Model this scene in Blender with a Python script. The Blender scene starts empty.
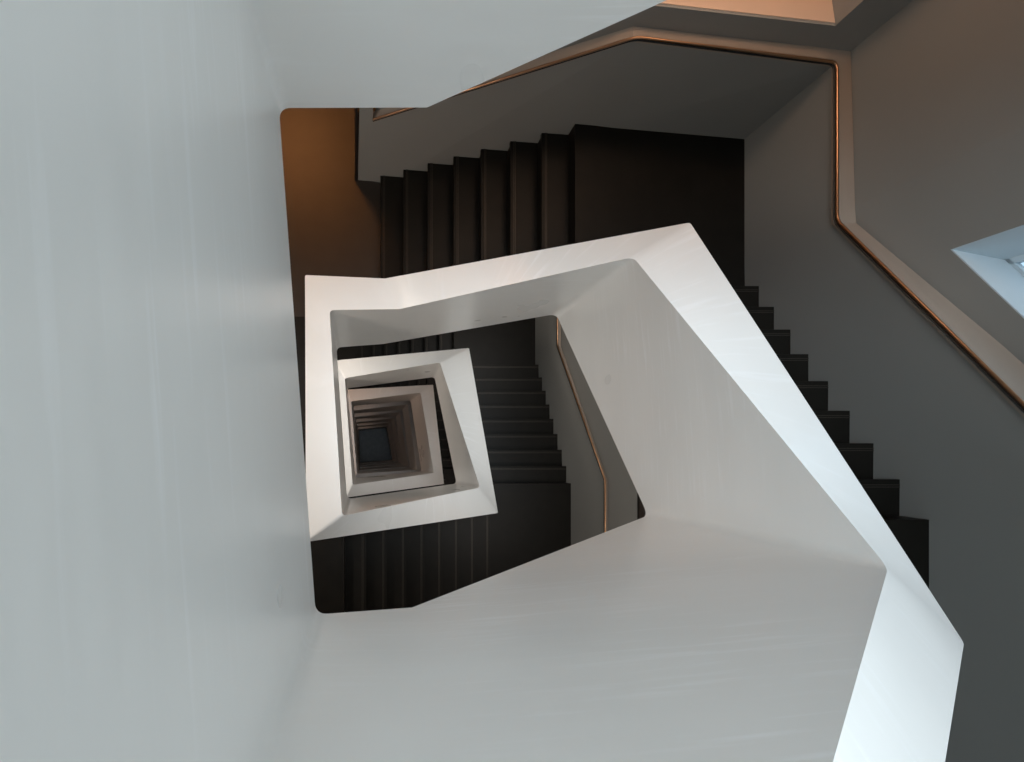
import bpy, math
from mathutils import Vector

# ------------------------------------------------------------------ camera, world, light
F = 470.0            # focal length in pixels (frame 1024 x 762)
U = 4.6              # metres per unit of depth below the camera
S = U / F            # metres per plan unit
VX, VY = 373.0, 445.0    # where the plumb line below the camera meets the frame
Z0 = 8.35 * U        # camera height above the bottom of the shaft

sc = bpy.context.scene
cam_d = bpy.data.cameras.new('camera')
cam = bpy.data.objects.new('camera', cam_d)
sc.collection.objects.link(cam)
cam.location = (0, 0, Z0)
cam.rotation_euler = (0, 0, 0)
cam_d.sensor_fit = 'HORIZONTAL'
cam_d.sensor_width = 36.0
cam_d.lens = F / 1024 * 36.0
cam_d.shift_x = (512 - VX) / 1024
cam_d.shift_y = (VY - 381) / 1024
cam_d.clip_start = 0.01
cam_d.clip_end = 200
sc.camera = cam

wd = bpy.data.worlds.new('daylight'); sc.world = wd; wd.use_nodes = True
bg = wd.node_tree.nodes['Background']
bg.inputs[0].default_value = (0.55, 0.80, 1.0, 1)
bg.inputs[1].default_value = 1.3

def P(x, y, d):
    """plan units (x right, y towards the bottom of the frame), depth below camera -> world"""
    return Vector((x * S, -y * S, Z0 - d * U))

def area_light(name, x, y, d, sx, sy, power, col, rot=(0, 0, 0)):
    l = bpy.data.lights.new(name, 'AREA'); l.shape = 'RECTANGLE'
    l.size = sx; l.size_y = sy; l.energy = power; l.color = col
    o = bpy.data.objects.new(name, l); sc.collection.objects.link(o)
    o.location = P(x, y, d); o.rotation_euler = rot
    return o

area_light('skylight_daylight', 10, -50, -1.87, 6.4, 5.8, 1530, (0.82, 0.925, 1.0))
area_light('corridor_ceiling_light', -150, -590, 0.46, 0.8, 0.4, 75, (1.0, 0.38, 0.11))
area_light('gallery_ceiling_light', 215, -352, 0.36, 1.6, 0.4, 20, (1.0, 0.66, 0.45))

for _k in range(1, 9):   # warm landing lamps, under each landing's ceiling
    area_light('landing_ceiling_light', -300, -40, 1 + .925 * (_k - 2) + .36, 1.0, 1.8,
               (108, 130, 50, 16, 11, 9, 8, 8)[_k - 1], (1.0, 0.89, 0.79) if _k < 3 else (1.0, 0.66, 0.48))
for _k, _pa, _pb in ((2, 24, 19), (3, 13, 10)):   # lamps under the corner landings
    area_light('corner_landing_light', 235, -235, .98 + .925 * (_k - 2) + .092, 0.8, 0.8, _pa, (1.0, 0.92, 0.84) if _k < 3 else (1.0, .8, .68))
    area_light('corner_landing_light', 240, 165, .647 + .925 * (_k - 2) + .092, 0.8, 0.8, _pb, (1.0, 0.92, 0.84) if _k < 3 else (1.0, .8, .68))
vs = sc.view_settings
sc.display_settings.display_device = 'sRGB'
vs.view_transform = 'Standard'; vs.look = 'None'; vs.gamma = 1.0; vs.use_curve_mapping = False
vs.exposure = 0.0
sc.cycles.use_denoising = True
sc.cycles.max_bounces = 14
sc.cycles.diffuse_bounces = 10
sc.cycles.glossy_bounces = 4
sc.cycles.sample_clamp_indirect = 6

# ------------------------------------------------------------------ materials
def mat(name, col, rough=0.6, metal=0.0, var=0.06, scale=2.0, stretch=(1, 1, 1), bump=0.0, bump_scale=8.0,
        spec=0.5, coat=0.0):
    m = bpy.data.materials.new(name); m.use_nodes = True
    nt = m.node_tree; b = nt.nodes['Principled BSDF']
    b.inputs['Roughness'].default_value = rough
    b.inputs['Metallic'].default_value = metal
    b.inputs['Specular IOR Level'].default_value = spec
    b.inputs['Coat Weight'].default_value = coat
    b.inputs['Coat Roughness'].default_value = 0.25
    tc = nt.nodes.new('ShaderNodeNewGeometry')
    mp = nt.nodes.new('ShaderNodeMapping'); mp.inputs['Scale'].default_value = stretch
    nt.links.new(tc.outputs['Position'], mp.inputs['Vector'])
    nz = nt.nodes.new('ShaderNodeTexNoise'); nz.inputs['Scale'].default_value = scale
    nz.inputs['Detail'].default_value = 6
    nt.links.new(mp.outputs[0], nz.inputs['Vector'])
    cr = nt.nodes.new('ShaderNodeValToRGB')
    cr.color_ramp.elements[0].position = 0.3; cr.color_ramp.elements[1].position = 0.7
    cr.color_ramp.elements[0].color = tuple(c * (1 - var) for c in col) + (1,)
    cr.color_ramp.elements[1].color = tuple(min(1, c * (1 + var)) for c in col) + (1,)
    nt.links.new(nz.outputs['Fac'], cr.inputs[0])
    nt.links.new(cr.outputs[0], b.inputs['Base Color'])
    if bump:
        n2 = nt.nodes.new('ShaderNodeTexNoise'); n2.inputs['Scale'].default_value = bump_scale
        n2.inputs['Detail'].default_value = 8
        nt.links.new(mp.outputs[0], n2.inputs['Vector'])
        bp = nt.nodes.new('ShaderNodeBump'); bp.inputs['Strength'].default_value = bump
        bp.inputs['Distance'].default_value = 0.01
        nt.links.new(n2.outputs['Fac'], bp.inputs['Height'])
        nt.links.new(bp.outputs[0], b.inputs['Normal'])
    return m

M_PLASTER = mat('polished_white_plaster', (0.86, 0.85, 0.825), rough=0.33, var=0.022, scale=1.3,
                stretch=(.6, .6, 2.0), bump=0.12, bump_scale=6.0, spec=0.5)
def add_streaks(m):
    nt = m.node_tree; b = nt.nodes['Principled BSDF']
    g = nt.nodes.new('ShaderNodeNewGeometry'); mp = nt.nodes.new('ShaderNodeMapping')
    mp.inputs['Scale'].default_value = (1.3, 1.3, 26.0)
    nt.links.new(g.outputs['Position'], mp.inputs['Vector'])
    n1 = nt.nodes.new('ShaderNodeTexNoise'); n1.inputs['Scale'].default_value = 1.5; n1.inputs['Detail'].default_value = 9
    n1.inputs['Distortion'].default_value = 0.25
    nt.links.new(mp.outputs[0], n1.inputs['Vector'])
    n2 = nt.nodes.new('ShaderNodeTexNoise'); n2.inputs['Scale'].default_value = 1.1; n2.inputs['Detail'].default_value = 3
    nt.links.new(g.outputs['Position'], n2.inputs['Vector'])
    r1 = nt.nodes.new('ShaderNodeMapRange'); r1.inputs[1].default_value = .55; r1.inputs[2].default_value = .72
    nt.links.new(n1.outputs['Fac'], r1.inputs[0])
    r2 = nt.nodes.new('ShaderNodeMapRange'); r2.inputs[1].default_value = .42; r2.inputs[2].default_value = .62
    nt.links.new(n2.outputs['Fac'], r2.inputs[0])
    mu = nt.nodes.new('ShaderNodeMath'); mu.operation = 'MULTIPLY'
    nt.links.new(r1.outputs[0], mu.inputs[0]); nt.links.new(r2.outputs[0], mu.inputs[1])
    old = b.inputs['Base Color'].links[0].from_socket
    mx = nt.nodes.new('ShaderNodeMix'); mx.data_type = 'RGBA'
    sc_ = nt.nodes.new('ShaderNodeMath'); sc_.operation = 'MULTIPLY'; sc_.inputs[1].default_value = .6
    nt.links.new(mu.outputs[0], sc_.inputs[0]); nt.links.new(sc_.outputs[0], mx.inputs[0])
    nt.links.new(old, mx.inputs[6]); mx.inputs[7].default_value = (.97, .97, .97, 1)
    nt.links.new(mx.outputs[2], b.inputs['Base Color'])
    rr = nt.nodes.new('ShaderNodeMapRange'); rr.inputs[3].default_value = .22; rr.inputs[4].default_value = .4
    nt.links.new(n2.outputs['Fac'], rr.inputs[0]); nt.links.new(rr.outputs[0], b.inputs['Roughness'])
add_streaks(M_PLASTER)
M_WALL = mat('grey_painted_wall', (0.265, 0.267, 0.255), rough=0.7, var=0.03, scale=1.2)
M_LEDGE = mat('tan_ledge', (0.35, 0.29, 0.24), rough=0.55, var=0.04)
M_STONE = mat('black_stone', (0.0075, 0.0065, 0.005), rough=0.45, var=0.2, scale=6, bump=0.05, bump_scale=40, spec=0.2)
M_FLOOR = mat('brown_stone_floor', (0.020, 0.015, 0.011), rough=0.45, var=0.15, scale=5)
M_BASE = mat('dark_shaft_floor', (0.055, 0.044, 0.036), rough=0.3, var=0.3, scale=3)
M_STRIP = mat('dark_bronze_strip', (0.05, 0.043, 0.035), rough=0.45, metal=0.6, var=0.05)
M_BRONZE = mat('bronze_rail', (0.50, 0.29, 0.17), rough=0.3, metal=1.0, var=0.05)
M_DARKM = mat('dark_metal', (0.02, 0.018, 0.016), rough=0.5, metal=0.3, var=0.1)
M_SLAB = mat('white_soffit', (0.6, 0.59, 0.57), rough=0.7, var=0.03)
M_TAN = mat('tan_plaster', (0.74, 0.55, 0.42), rough=0.7, var=0.03)
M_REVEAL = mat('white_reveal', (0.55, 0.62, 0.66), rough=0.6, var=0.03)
M_GLASS = bpy.data.materials.new('window_glass'); M_GLASS.use_nodes = True
_b = M_GLASS.node_tree.nodes['Principled BSDF']
_b.inputs['Transmission Weight'].default_value = 1.0; _b.inputs['Roughness'].default_value = 0.02
_b.inputs['IOR'].default_value = 1.1

# ------------------------------------------------------------------ helpers
class MB:
    def __init__(s): s.v = []; s.f = []; s.sm = []
    def prism(s, poly, dt, db, smooth=False):
        """plan polygon between depths dt (top) and db (bottom); dt/db may be lists"""
        n = len(poly); i = len(s.v)
        T = dt if isinstance(dt, (list, tuple)) else [dt] * n
        B = db if isinstance(db, (list, tuple)) else [db] * n
        s.v += [P(x, y, T[q]) for q, (x, y) in enumerate(poly)]
        s.v += [P(x, y, B[q]) for q, (x, y) in enumerate(poly)]
        s.f.append(list(range(i, i + n))); s.f.append(list(range(i + 2 * n - 1, i + n - 1, -1)))
        for a in range(n):
            b = (a + 1) % n
            s.f.append([i + a, i + n + a, i + n + b, i + b])
        return s
    def loft(s, rings, cap=True):
        i = len(s.v); m = len(rings[0])
        for r in rings: s.v += list(r)
        for k in range(len(rings) - 1):
            for a in range(m):
                b = (a + 1) % m
                s.f.append([i + k * m + a, i + k * m + b, i + (k + 1) * m + b, i + (k + 1) * m + a])
        if cap:
            s.f.append(list(range(i + m - 1, i - 1, -1)))
            e = i + (len(rings) - 1) * m
            s.f.append(list(range(e, e + m)))
        return s
    def build(s, name, material, parent=None, bevel=0.0, seg=2, origin=None, smooth=False):
        me = bpy.data.meshes.new(name)
        off = Vector(origin) if origin is not None else sum(s.v, Vector()) / len(s.v)
        if parent is not None: off = Vector(parent['_o'])
        me.from_pydata([tuple(p - off) for p in s.v], [], s.f)
        me.validate()
        import bmesh
        bm = bmesh.new(); bm.from_mesh(me)
        bmesh.ops.recalc_face_normals(bm, faces=bm.faces); bm.to_mesh(me); bm.free()
        me.materials.append(material)
        if smooth:
            for p in me.polygons: p.use_smooth = True
            me.set_sharp_from_angle(angle=math.radians(35))
        o = bpy.data.objects.new(name, me); sc.collection.objects.link(o)
        if parent is not None:
            o.parent = parent
        else:
            o.location = off
        o['_o'] = tuple(off)
        if bevel:
            b = o.modifiers.new('bevel', 'BEVEL'); b.width = bevel; b.segments = seg
            b.limit_method = 'ANGLE'; b.angle_limit = math.radians(40)
            b.harden_normals = False
        return o

def empty(name, pos, label, cat, group=None):
    o = bpy.data.objects.new(name, None); sc.collection.objects.link(o)
    o.location = pos; o.empty_display_size = 0.2
    o['_o'] = tuple(pos); tag(o, label, cat, group)
    return o
def tag(o, label, cat, group=None):
    o['label'] = label; o['category'] = cat
    if group: o['group'] = group
    return o
def struct(o): o['kind'] = 'structure'; return o

# ------------------------------------------------------------------ parapets (the white coils)
def px(u, v, d): return ((u - VX) * d, (v - VY) * d, d)
STOREY = 0.925
def dl(k): return 1.0 + STOREY * (k - 1)
HT = 0.34
# knot: outer top, inner top, inner bottom (plan x, plan y, depth)
def kn(o, i, b=None):
    if b is None: b = (i[0], i[1], i[2] + HT)
    return (o, i, b)
BL, TL, KN, TR, BR, KB = {}, {}, {}, {}, {}, {}
BL[0] = kn((-58, 102, .03), (-24, 69.5, .03), (-23.5, 69.5, .41))
TL[0] = kn((-68, -170, .03), (-38, -138, .03), px(279, 108, .41))
KN[0] = kn((22, -170, .03), (22, -139, .03), px(427, 107.5, .41))
TR[0] = kn((238, -170, -.17), (195, -139, -.17), (195, -139, .165))
BL[1] = kn(px(306, 542, 1.0), px(342, 516, 1.0), px(347, 499, 1.34))
TL[1] = kn(px(305, 275, 1.0), px(329.5, 310, 1.0), px(336.5, 347.5, 1.34))
KN[1] = kn(px(385, 278.5, 1.0), px(400, 309, 1.0), px(383, 344, 1.34))
TR[1] = kn(px(690, 222.5, .745), px(633, 257, .745), px(556, 314, 1.085))
BR[1] = kn(px(964, 643, .411), px(888, 568, .411), px(648, 515.5, .751))
KB[1] = kn((37, 100, .085), (27, 69.5, .085), px(412, 607.5, .427))
BL[2] = kn(px(346.5, 497.5, 1.925), px(352.6, 485, 1.925), px(355.5, 478, 2.265))
TL[2] = kn(px(334.5, 360.5, 1.925), px(344.7, 378, 1.925), px(347, 388.5, 2.265))
TR[2] = kn(px(469, 348, 1.67), px(440, 362.5, 1.67), px(434.5, 377, 2.01))
BR[2] = kn(px(498, 513, 1.337), px(480, 487.5, 1.337), px(456.5, 483.5, 1.677))
def auto(ctr, sx, sy):
    return lambda u, v, d: kn((px(u, v, d)[0] + sx, px(u, v, d)[1] + sy, d), px(u, v, d))
TL[3] = kn(px(347.8, 389.5, 2.85), px(351.2, 401.2, 2.85))
TR[3] = kn(px(433, 384.7, 2.595), px(420.5, 392.6, 2.595))
BR[3] = kn(px(444, 484, 2.262), px(434, 473, 2.262))
deep = {  # k: TL, TR, BR, BL(k-1)
    4: ((352.7, 410.6), (407.8, 404.2), (417, 469.7), (357, 474)),
    5: ((355, 417), (399.8, 412), (408.3, 466.5), (358.1, 470.3)),
    6: ((356.2, 422.3), (393.8, 418.3), (402.6, 464), (358.1, 467.5)),
    7: ((357.3, 426.1), (390, 422.6), (397, 462), (358.9, 465.3)),
    8: ((358.4, 429.3), (387.2, 426.2), (393.2, 460.6), (359.2, 463.4)),
}
for k, (a, b, c, e) in deep.items():
    TL[k] = auto(0, -28, -32)(*a, dl(k)); TR[k] = auto(0, 33, -24)(*b, dl(k) - .255)
    BR[k] = auto(0, 28, 30)(*c, dl(k) - .588); BL[k - 1] = auto(0, -26, 26)(*e, dl(k - 1))
_bot = {3: ((410.5, 400.5), (421.5, 471.5)), 4: ((402.5, 409.7), (410, 467.3)), 5: ((396, 416.5), (402.2, 464.7)),
        6: ((391.3, 421.3), (398.2, 462.6)), 7: ((388.2, 424.8), (394, 461.3))}
for k, (a, b) in _bot.items():
    TR[k] = (TR[k][0], TR[k][1], px(*a, TR[k][1][2] + HT)); BR[k] = (BR[k][0], BR[k][1], px(*b, BR[k][1][2] + HT))
BL[8] = auto(0, -26, 26)(359.6, 462.2, dl(8))

def lerp(a, b, t): return tuple(a[q] + (b[q] - a[q]) * t for q in range(3))
def dist(a, b): return math.hypot(a[0] - b[0], a[1] - b[1])
def corner(prev, c, nxt, radii, ts):
    """rounded corner at knot c; each profile line gets its own radius"""
    out = []
    for t in ts:
        st = []
        for q in range(3):
            r = radii[q]
            a = lerp(c[q], prev[q], min(.45, r / max(1e-6, dist(c[q], prev[q]))))
            b = lerp(c[q], nxt[q], min(.45, r / max(1e-6, dist(c[q], nxt[q]))))
            ab = lerp(a, c[q], t); bc = lerp(c[q], b, t)
            st.append(lerp(ab, bc, t))
        out.append(st)
    return out
def turn(knots, before, after):
    st = []
    N = len(knots)
    for i, c in enumerate(knots):
        pr = knots[i - 1] if i else before
        nx = knots[i + 1] if i < N - 1 else after
        knee = c[3:] and c[3]
        if i == 0 and before is None or i == N - 1 and after is None:
            st.append([c[0], c[1], c[2]]); continue
        if knee: st.append([c[0], c[1], c[2]]); continue
        ts = [0, .12, .25, .37, .5, .63, .75, .88, 1]
        if i == 0: ts = [.5, .63, .75, .88, 1]
        if i == N - 1: ts = [0, .12, .25, .37, .5]
        st += corner(pr, c, nx, (2.0, 5.0, 12 * c[2][2] if .2 < c[2][2] < .5 else 7.0), ts)
    out = [st[0]]
    for a, b in zip(st, st[1:]):      # extra stations keep the sloping stretches smooth
        n = max(1, int(dist(a[0], b[0]) / 14))
        for j in range(1, n + 1):
            out.append([lerp(a[q], b[q], j / n) for q in range(3)])
    return out
COP = 0.008
def parapet(k, label, knots, before, after):
    st = turn(knots, before, after)
    root = empty('stair_parapet', P(*knots[0][1]) , label, 'parapet', 'coiling white stair parapets')
    def v(a): return P(*a)
    body, cop = [], []
    for o, i, b in st:
        f = COP / (b[2] - i[2])
        i2 = lerp(i, b, f); o2 = (o[0], o[1], o[2] + COP)
        body.append([v(o2), v(i2), v(b), v((o[0], o[1], b[2]))])
        cop.append([v(o), v(i), v(i2), v(o2)])
    m = MB().loft(body); w = m.build('wall_body', M_PLASTER, root, smooth=True)
    m = MB().loft(cop); c = m.build('coping', M_PLASTER, root, smooth=True)
    return root

knee = lambda c: (c[0], c[1], c[2], True)
labels = {
    0: 'huge pale plaster parapet closest to the viewer, filling left side and top edge',
    1: 'large white parapet coil with wide bright coping framing the shaft, below the nearest one',
    2: 'second framed white parapet coil down, its small tilted square inside the large one',
    3: 'third parapet coil down, greyish beige frame beside a black gap on its right',
    4: 'fourth parapet coil down, brown thin frame just inside the greyish beige one',
    5: 'fifth parapet coil down the shaft, dim brown frame inside the fourth',
    6: 'sixth parapet coil down the shaft, dark brown frame inside the fifth',
    7: 'seventh parapet coil down the shaft, very dark, next to last before the bottom',
    8: 'deepest and smallest parapet coil, edging the black square shaft bottom',
}
parapet(0, labels[0], [BL[0], TL[0], knee(KN[0]), TR[0]], knee(KB[1]), None)
for k in range(1, 9):
    kn_l = [BL[k], TL[k]]
    if k == 1: kn_l.append(knee(KN[1]))
    kn_l += [TR[k], BR[k]]
    if k == 1: kn_l.append(knee(KB[1]))
    kn_l.append(BL[k - 1])
    before = BR[k + 1] if k < 8 else None
    parapet(k, labels[k], kn_l, before, TL[k - 1])

# ------------------------------------------------------------------ stairs
RT, RR, RB = 0.27425, 0.333, 0.31775     # rise of the top, right and bottom flights
TREAD = 27.0
def interp(pts, x):
    for (a, fa), (b, fb) in zip(pts, pts[1:]):
        if x <= b or (b, fb) == pts[-1]: return fa + (fb - fa) * (x - a) / (b - a)
def wbase(x): return interp([(-20, -330.6), (198, -314.6), (363, -300.4)], x)       # foot of the north wall panel
def wface(x): return interp([(0, -337.5), (203, -316.8), (360, -297.3)], x)         # its top edge under the rail
def wup(x): return interp([(0, -346), (205, -328.8), (372, -307.2)], x)             # wall above the ledge
def xup(y): return interp([(-312, 372.5), (-185, 376), (-60, 387), (240, 392)], y)  # east wall above the ledge
def geo(k):
    """plan layout of storey k"""
    if k <= 1:
        return dict(x0=9, xw=366.5, xi=234, yt=-163, ym=84, y0=-150, ty=24.8, xb=-36, wy=wbase)
    return dict(x0=-28, xw=311, xi=158 if k == 2 else 153, yt=-159 if k == 2 else -154, ym=90 if k == 2 else 86, y0=-150, ty=26.3, xb=-36, wy=wbase)
def step(parent, quad, fdir, dtop, rise, sidefn):
    """quad: plan polygon of the tread, its first two points lie on the nosing line; fdir: unit vector pointing back"""
    m = MB()
    fx, fy = fdir
    (ax, ay), (bx, by), (cx, cy), (ex, ey) = quad
    m.prism([(ax, ay), (bx, by), (cx + fx * 2, cy + fy * 2), (ex + fx * 2, ey + fy * 2)], dtop, dtop + .008)
    m.prism([(ax + fx * 1.6, ay + fy * 1.6), (bx + fx * 1.6, by + fy * 1.6), (cx + fx * 1.5, cy + fy * 1.5), (ex + fx * 1.5, ey + fy * 1.5)],
            dtop + .0078, dtop + rise + .002)
    s = m.build('step', M_STONE, parent, bevel=0.003, seg=2)
    m = MB()
    for g in (3.4, 4.9):
        m.prism([(ax + fx * g, ay + fy * g), (bx + fx * g, by + fy * g), (bx + fx * (g + .6), by + fy * (g + .6)), (ax + fx * (g + .6), ay + fy * (g + .6))],
                dtop - .0006, dtop + .002)
    m.build('nosing_strip', M_STRIP, s)

def flight(kind, k, label):
    g = geo(k); D = dl(k) + .254
    if kind == 'top':
        n, rise, d0 = (8, RT / 8, D)
        if k > 1: n, rise = 8, RT / 8
        root = empty('stair_flight', P(g['x0'], -240, d0), label, 'stairs', 'black stone stair flights')
        for j in range(1, n):
            xa, xb = g['x0'] + TREAD * (j - 1), g['x0'] + TREAD * j
            if k > 1: xa, xb = g['x0'] + 26 * (j - 1), g['x0'] + 26 * j
            step(root, [(xa, g['wy'](xa)), (xa, g['yt']), (xb, g['yt']), (xb, g['wy'](xb))], (1, 0), d0 - rise * j, rise, None)
        x0, xn = g['x0'], g['x0'] + (TREAD if k <= 1 else 26) * (n - 1)
        dn = d0 - rise * (n - 1)
        MB().prism([(x0, g['wy'](x0)), (xn, g['wy'](xn)), (xn, g['yt']), (x0, g['yt'])],
                   [d0 + .012 - .0, dn + .012, dn + .012, d0 + .012], [d0 + .09, dn + .09 - rise, dn + .09 - rise, d0 + .09]).build('waist_slab', M_SLAB, root)
    elif kind == 'right':
        n, d0 = 9, D - RT; rise = RR / n
        root = empty('stair_flight', P(300, g['y0'], d0), label, 'stairs', 'black stone stair flights')
        for j in range(1, n):
            ya, yb = g['y0'] + g['ty'] * (j - 1), g['y0'] + g['ty'] * j
            step(root, [(g['xi'], ya), (g['xw'], ya), (g['xw'], yb), (g['xi'], yb)], (0, 1), d0 - rise * j, rise, None)
        ya, yb = g['y0'], g['y0'] + g['ty'] * (n - 1); dn = d0 - rise * (n - 1)
        MB().prism([(g['xi'], ya), (g['xw'], ya), (g['xw'], yb), (g['xi'], yb)],
                   [d0 + .012, d0 + .012, dn + .012, dn + .012], [d0 + .09, d0 + .09, dn + .06, dn + .06]).build('waist_slab', M_SLAB, root)
    else:
        n, d0 = 9, D - RT - RR; rise = RB / n
        root = empty('stair_flight', P(g['xb'] + TREAD * (n - 1), 160, d0), label, 'stairs', 'black stone stair flights')
        for j in range(1, n):
            xa = g['xb'] + TREAD * (n - j); xb = g['xb'] + TREAD * (n - j - 1)
            step(root, [(xa, g['ym']), (xa, 237.5), (xb, 237.5), (xb, g['ym'])], (-1, 0), d0 - rise * j, rise, None)
        xa, xb = g['xb'] + TREAD * (n - 1), g['xb']; dn = d0 - rise * (n - 1)
        MB().prism([(xa, g['ym']), (xa, 237.5), (xb, 237.5), (xb, g['ym'])],
                   [d0 + .012, d0 + .012, dn + .012, dn + .012], [d0 + .09, d0 + .09, dn + .06, dn + .06]).build('waist_slab', M_SLAB, root)
    return root

def slab(name, poly, d, mt, th=.09):
    o = MB().prism(poly, d, d + .044).build(name, mt)
    struct(o)
    s = MB().prism(poly, d + .0442, d + th).build('ceiling', M_SLAB)
    struct(s)
    return o

FL = {('top', 1): 'black steps climbing rightwards along the top grey wall, seven broad treads lit brown',
      ('right', 1): 'black steps descending the right grey wall in a zigzag behind the bright parapet edge',
      ('top', 2): 'nearly black flight in the narrow gap above the small tilted white frame',
      ('right', 2): 'dark treads right of the small white frame, crossing beneath the copper rail wall',
      ('bottom', 2): 'black treads with thin vertical edges below the small white frame at lower left',
      ('top', 3): 'black flight in the thin wedge above the greyish beige parapet frame',
      ('right', 3): 'black flight in the dark gap right of the greyish beige parapet frame',
      ('bottom', 3): 'black flight in the thin dark sliver under the greyish beige parapet frame',
}
for (kd, k), lb in FL.items(): flight(kd, k, lb)
# the two flights hidden behind the nearest parapets: only their sloping undersides
struct(MB().prism([(9, wbase(9)), (198, wbase(198)), (198, -163), (9, -163)], [.33, .09, .09, .33], [.42, .165, .165, .42]).build('ceiling', M_SLAB))
struct(MB().prism([(180, 84), (180, 238), (-36, 238), (-36, 84)], [.64, .64, .33, .33], [.73, .73, .42, .42]).build('ceiling', M_SLAB))

for k in range(0, 9):
    g = geo(k); D = dl(k) + .254
    x0 = g['x0']; w = g['wy']; xl = TL[k][0][0] + 3; xl2 = BL[k][0][0] + 3; yt = max(TL[k][0][1], g['yt']) + 2; yl = 86 if k < 3 else 130
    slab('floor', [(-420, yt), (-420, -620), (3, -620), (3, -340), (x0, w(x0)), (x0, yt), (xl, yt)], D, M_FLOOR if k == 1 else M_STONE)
    xs = -36 if k < 3 else xl2
    slab('floor', [(-420, yt), (xl, yt), (xl2, yl), (xs, yl), (xs, 238), (-420, 238)], D, M_STONE)
    if k < 4:
        xe = x0 + (TREAD if k <= 1 else 26) * 7
        slab('floor', [(xe, w(xe)), (g['xw'], w(g['xw'])), (g['xw'], -150), (g['xi'] - 2, -150), (g['xi'] - 2, g['yt']), (xe, g['yt'])], D - RT, M_STONE, .08)
    if 0 < k < 4:
        slab('floor', [(g['xi'], g['y0'] + 8 * g['ty']), (g['xw'], g['y0'] + 8 * g['ty']), (g['xw'], 238), (180, 238), (180, g['ym']), (g['xi'], g['ym'])], D - RT - RR, M_STONE, .08)

# ------------------------------------------------------------------ outer walls
TOP = -1.9; BOT = 8.35
def wy(x, off=0): return wface(x) - off if off < 5 else wup(x) - off + 7.5
SET = 7.5
# north wall with the gallery opening, storey 1 and up
m = MB()
def nw(xa, xb, dt, db, th=60, xa2=None, xb2=None):
    xa2 = xa if xa2 is None else xa2; xb2 = xb if xb2 is None else xb2
    m.prism([(xa, wy(xa, SET)), (xb, wy(xb, SET)), (xb2, wy(xb2, SET + th)), (xa2, wy(xa2, SET + th))], dt, db)
nw(3, 120, TOP, 1.3); nw(343, 440, TOP, 1.3, xb2=440, xa2=334)
nw(120, 343, .742, 1.3, xb2=334); nw(120, 343, TOP, .33, xb2=334)
struct(m.build('wall_north', M_WALL))
m = MB(); m.prism([(100, wy(100, 68)), (400, wy(400, 68)), (400, wy(400, 200)), (100, wy(100, 200))], .744, .80)
struct(m.build('trim_1', M_TAN))
m = MB(); m.prism([(120.5, wy(120, 9.5)), (342.5, wy(343, 9.5)), (333.5, wy(334, 69)), (120.5, wy(120, 69))], .741, .7425)
struct(m.build('trim_2', M_TAN))
m = MB(); m.prism([(60, wy(60, 150)), (440, wy(440, 150)), (440, wy(440, 170)), (60, wy(60, 170))], .2, .85)
m.prism([(60, wy(60, 69)), (66, wy(60, 69)), (66, wy(60, 150)), (60, wy(60, 150))], .2, .85)
m.prism([(434, wy(440, 69)), (440, wy(440, 69)), (440, wy(440, 150)), (434, wy(440, 150))], .2, .85)
m.prism([(60, wy(60, 69)), (440, wy(440, 69)), (440, wy(440, 150)), (60, wy(60, 150))], .2, .33)
struct(m.build('wall_gallery', M_TAN))

# east wall with the sloping-sill window
m = MB()
def ew(ya, yb, ta, tb, ba, bb, x0=0, x1=34):
    m.prism([(xup(ya) + x0, ya), (xup(ya) + x1, ya), (xup(yb) + x1, yb), (xup(yb) + x0, yb)], [ta, ta, tb, tb], [ba, ba, bb, bb])
SL = .00124; WA, WB = -129, 30; dA = .66; dB = dA - SL * (WB - WA)
def dd(y): return dA - SL * (y - WA)
ew(-318, -185, TOP, TOP, 1.3, 1.3); ew(-185, WA, TOP, TOP, 1.3, 1.3); ew(WB, 240, TOP, TOP, 1.3, 1.3)
ew(WA, -60, dA, dd(-60), 1.3, 1.3); ew(-60, WB, dd(-60), dB, 1.3, 1.3)
ew(WA, -60, TOP, TOP, .30, .30); ew(-60, WB, TOP, TOP, .30, .30)
struct(m.build('wall_east', M_WALL))
# window: light lining on sill and splayed reveal, frame, pane
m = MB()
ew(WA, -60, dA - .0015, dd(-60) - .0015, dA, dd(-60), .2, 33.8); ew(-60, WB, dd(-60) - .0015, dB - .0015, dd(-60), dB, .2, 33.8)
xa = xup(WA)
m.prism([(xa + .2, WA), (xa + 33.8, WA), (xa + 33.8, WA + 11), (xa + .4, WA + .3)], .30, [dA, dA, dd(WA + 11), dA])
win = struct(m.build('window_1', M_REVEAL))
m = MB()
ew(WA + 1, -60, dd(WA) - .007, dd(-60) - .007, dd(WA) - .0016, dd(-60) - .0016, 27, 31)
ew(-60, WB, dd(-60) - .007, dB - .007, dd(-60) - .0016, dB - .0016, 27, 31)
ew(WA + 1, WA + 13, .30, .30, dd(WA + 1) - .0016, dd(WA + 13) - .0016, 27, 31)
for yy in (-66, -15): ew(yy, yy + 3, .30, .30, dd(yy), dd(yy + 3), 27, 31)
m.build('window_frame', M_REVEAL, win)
m = MB(); ew(WA + 12, -60, .30, .30, dd(WA + 12), dd(-60), 29, 29.6); ew(-60, WB, .30, .30, dd(-60), dB, 29, 29.6)
m.build('pane', M_GLASS, win)

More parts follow.
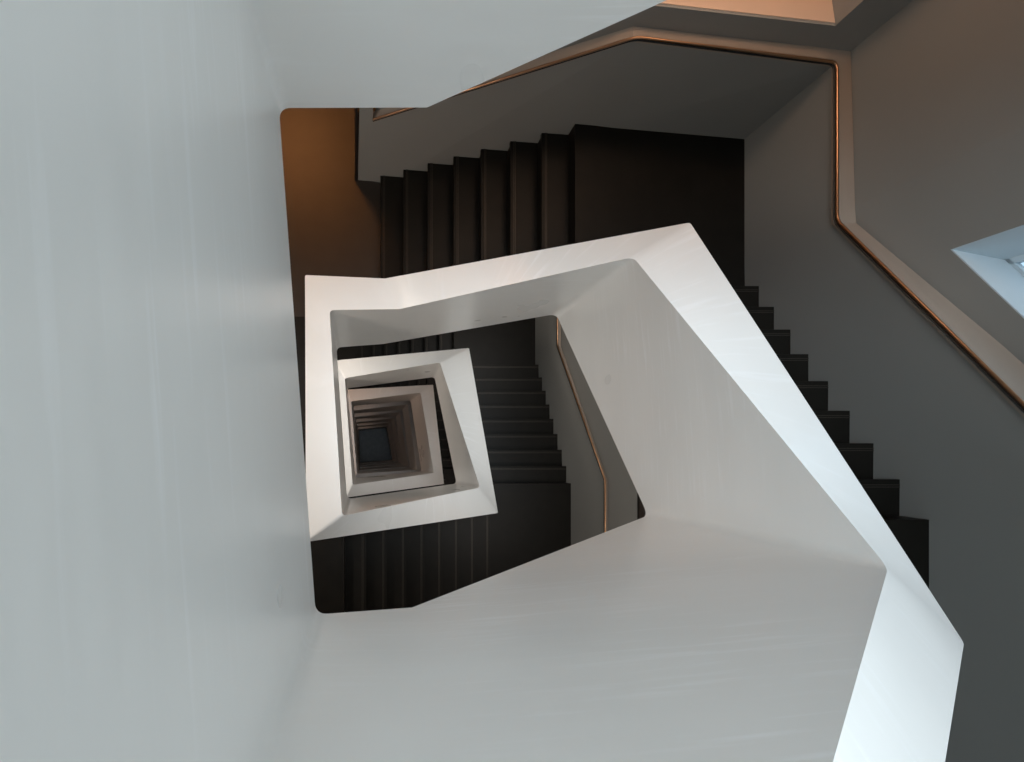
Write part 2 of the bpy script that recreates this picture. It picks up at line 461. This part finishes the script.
# lower storeys
m = MB()
m.prism([(-20, wy(-20, SET)), (440, wy(440, SET)), (440, wy(440, 60)), (-20, wy(-20, 60))], 1.3, BOT)
struct(m.build('wall_north_lower', M_WALL))
X2 = 314.0
m = MB()
m.prism([(X2, -312), (X2 + 90, -312), (X2 + 90, -161), (X2, -161)], 1.06, BOT)
m.prism([(X2, -161), (X2 + 90, -161), (X2 + 90, 55), (X2, 55)], [1.06, 1.06, .74, .74], BOT)
m.prism([(X2, 55), (X2 + 90, 55), (X2 + 90, 240), (X2, 240)], .74, BOT)
struct(m.build('wall_east_lower', M_WALL))
w2 = struct(MB().prism([(X2 - .8, 52), (X2 + .5, 52), (X2 + .5, 150), (X2 - .8, 150)], .80, 1.185).build('window_2', M_DARKM))
MB().prism([(X2 - 1.1, 54), (X2 - .85, 54), (X2 - .85, 148), (X2 - 1.1, 148)], .82, 1.175).build('pane', M_BASE, w2)
struct(MB().prism([(-430, 238), (450, 238), (450, 262), (-430, 262)], TOP, BOT).build('wall_south', M_WALL))
struct(MB().prism([(-440, -640), (-420, -640), (-420, 262), (-440, 262)], TOP, BOT).build('wall_west', M_WALL))
struct(MB().prism([(-440, -640), (23, -640), (23, -620), (-440, -620)], TOP, BOT).build('wall_corridor', M_WALL))
struct(MB().prism([(3, -620), (23, -620), (23, -400), (3, -400)], TOP, BOT).build('wall_corridor_side', M_WALL))
struct(MB().prism([(-440, -640), (450, -640), (450, 262), (-440, 262)], BOT, BOT + .05).build('floor', M_BASE))
struct(MB().prism([(248, -90), (371, -90), (371, 238), (248, 238)], -.30, -.22).build('ceiling', M_SLAB))  # unseen slab, added only to shade the lower part of the east wall
struct(MB().prism([(248, -60), (256, -60), (256, 238), (248, 238)], -.2205, .06).build('added_shade_beam', M_SLAB))  # unseen downstand added below that slab to carry its shade further down
# roof with skylight opening
m = MB()
m.prism([(-440, -640), (450, -640), (450, -240), (-440, -240)], TOP - .05, TOP)
m.prism([(-440, 200), (450, 200), (450, 262), (-440, 262)], TOP - .05, TOP)
m.prism([(-440, -240), (-180, -240), (-180, 200), (-440, 200)], TOP - .05, TOP)
m.prism([(300, -240), (450, -240), (450, 200), (300, 200)], TOP - .05, TOP)
struct(m.build('ceiling', M_SLAB))

# lower wall panels with ledge + handrails
RH = .209
def rail_path(k):
    """knots (x, y, depth) of the rail, on the lower wall face"""
    s = STOREY * (k - 1)
    if k <= 1:
        return [(0, wy(0), 1.03), (203, wy(203), .771), (360, wy(360), .771), (360, -173, .771), (358, 52, .771 - .333), (358, 238, .771 - .333)]
    return [(-10, wy(-10), 1.0 + s), (160, wy(160), .745 + s), (309, wy(309), .738 + s), (309, -165, .738 + s), (311, 47, .738 + s - .333), (311, 238, .738 + s - .333)]
trim_n = [3]
def panel(k):
    p = rail_path(k); m = MB()
    low = dl(k) + .30
    rings = []
    pts = [(p[0][0], p[0][1], p[0][2])] + p[1:]
    def back(i, x, y, e):
        if k <= 1: Xb = xup(y) + e if i != 2 else xup(-312) + e
        else: Xb = X2 + e
        if i < 2: return x, wy(x, SET + e)
        if i == 2: return Xb, wy(Xb, SET + e)
        return Xb, y
    pts = pts[:4] + [(pts[3][0] + (pts[4][0] - pts[3][0]) * .5, (pts[3][1] + pts[4][1]) / 2, (pts[3][2] + pts[4][2]) / 2)] + pts[4:]
    foot = {2: 365, 3: 365, 4: 362.5, 5: 360, 6: 360}
    for i, (x, y, d) in enumerate(pts):
        bx, by = back(i, x, y, .6)
        fd = dl(k) + .30 if i == 0 else dl(k) + .254 - RT + .05 if i < 4 else dl(k) + .254 - RT - RR * min(1, (i - 3) / 2) + .05
        fx, fy = x, y
        if k <= 1 and i > 1: fx = foot[i]
        if i <= 2: fy = wbase(x)
        if i == 2: fy = wbase(fx)
        rings.append([P(x, y, d + .012), P(bx, by, d + .012), P(bx, by, fd), P(fx, fy, fd)])
    m.loft(rings)
    o = m.build('trim_%d' % trim_n[0], M_WALL); trim_n[0] += 1; struct(o)
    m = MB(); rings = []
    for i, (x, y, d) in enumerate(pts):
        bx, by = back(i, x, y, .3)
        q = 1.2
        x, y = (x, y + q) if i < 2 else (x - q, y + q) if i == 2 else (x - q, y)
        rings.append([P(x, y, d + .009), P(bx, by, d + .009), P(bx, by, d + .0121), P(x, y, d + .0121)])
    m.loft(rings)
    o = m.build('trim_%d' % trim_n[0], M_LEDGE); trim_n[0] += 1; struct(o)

def tube(pts, r, n=10):
    rings = []
    N = len(pts)
    for i, p in enumerate(pts):
        t = (pts[min(i + 1, N - 1)] - pts[max(i - 1, 0)]).normalized()
        up = Vector((0, 0, 1)); side = t.cross(up).normalized(); upn = side.cross(t).normalized()
        rings.append([p + side * r * math.cos(2 * math.pi * a / n) + upn * r * math.sin(2 * math.pi * a / n) for a in range(n)])
    return rings
def round_path(pts, r):
    out = [pts[0]]
    for i in range(1, len(pts) - 1):
        a, c, b = pts[i - 1], pts[i], pts[i + 1]
        p = c + (a - c).normalized() * r; q = c + (b - c).normalized() * r
        for t in (0, .25, .5, .75, 1): out.append(p * (1 - t) ** 2 + c * 2 * t * (1 - t) + q * t * t)
    out.append(pts[-1]); return out
def handrail(k, label):
    p = rail_path(k); off = 2.2
    pts = []
    for i, (x, y, d) in enumerate(p):
        if i < 2: pts.append(P(x, y + off, d))
        elif i == 2: pts.append(P(x - off, y + off, d))
        else: pts.append(P(x - off, y, d))
    pts[-1] = P(p[-1][0] - off, 232, p[-1][2])
    rp = round_path(pts, .05)
    root = empty('handrail', pts[0], label, 'handrail', 'bronze wall handrails')
    MB().loft(tube(rp, .0105, 14)).build('rail', M_BRONZE, root, smooth=True)
    rings = []
    for q, c in zip(tube(rp, .009, 4), rp):
        rings.append([v + Vector((0, 0, -.022)) for v in q])
    MB().loft(rings).build('rail_underside', M_DARKM, root)
    # brackets
    for i in range(len(p) - 1):
        a, b = Vector(p[i][:2]), Vector(p[i + 1][:2]); L = (b - a).length; n = max(1, int(L / 110))
        for j in range(n):
            t = (j + .5) / n; x = p[i][0] + (p[i + 1][0] - p[i][0]) * t; y = p[i][1] + (p[i + 1][1] - p[i][1]) * t
            d = p[i][2] + (p[i + 1][2] - p[i][2]) * t
            ox, oy = (0, off) if i < 2 else (-off, 0)
            A = P(x - ox * .8, y - oy * .8, d + .010); B = P(x + ox, y + oy, d + .002)
            MB().loft(tube([A, A * .5 + B * .5, B], .006, 6)).build('bracket', M_DARKM, root)
for k in (1, 2, 3): panel(k)
handrail(1, 'long bronze handrail bending round the upper right grey walls')
handrail(2, 'thin copper handrail seen one storey down through the large parapet frame')
# flush wall end + dark strip along its corridor edge
def leaning(x0, x1, y0, y1, name, mt):
    """block at the wall end, its end face leaning as it rises"""
    L = 7.6
    lo = [P(x0, y0(x0), 1.3), P(x1, y0(x1), 1.3), P(x1, y1, 1.3), P(x0, y1, 1.3)]
    hi = [P(x0 + L, y0(x0) - 11.3, .95), P(max(x1, x0 + L + 2), y0(x1) - 11.3, .95), P(max(x1, x0 + L + 2), y1, .95), P(x0 + L, y1, .95)]
    o = MB().loft([hi, lo]).build(name, mt); trim_n[0] += 1; struct(o)
leaning(-20, 0, wbase, -350, 'trim_%d' % trim_n[0], M_WALL)
leaning(-24, -20.2, lambda x: wbase(x) + 1, -420, 'trim_%d' % trim_n[0], M_DARKM)
for o in bpy.data.objects:
    if '_o' in o: del o['_o']
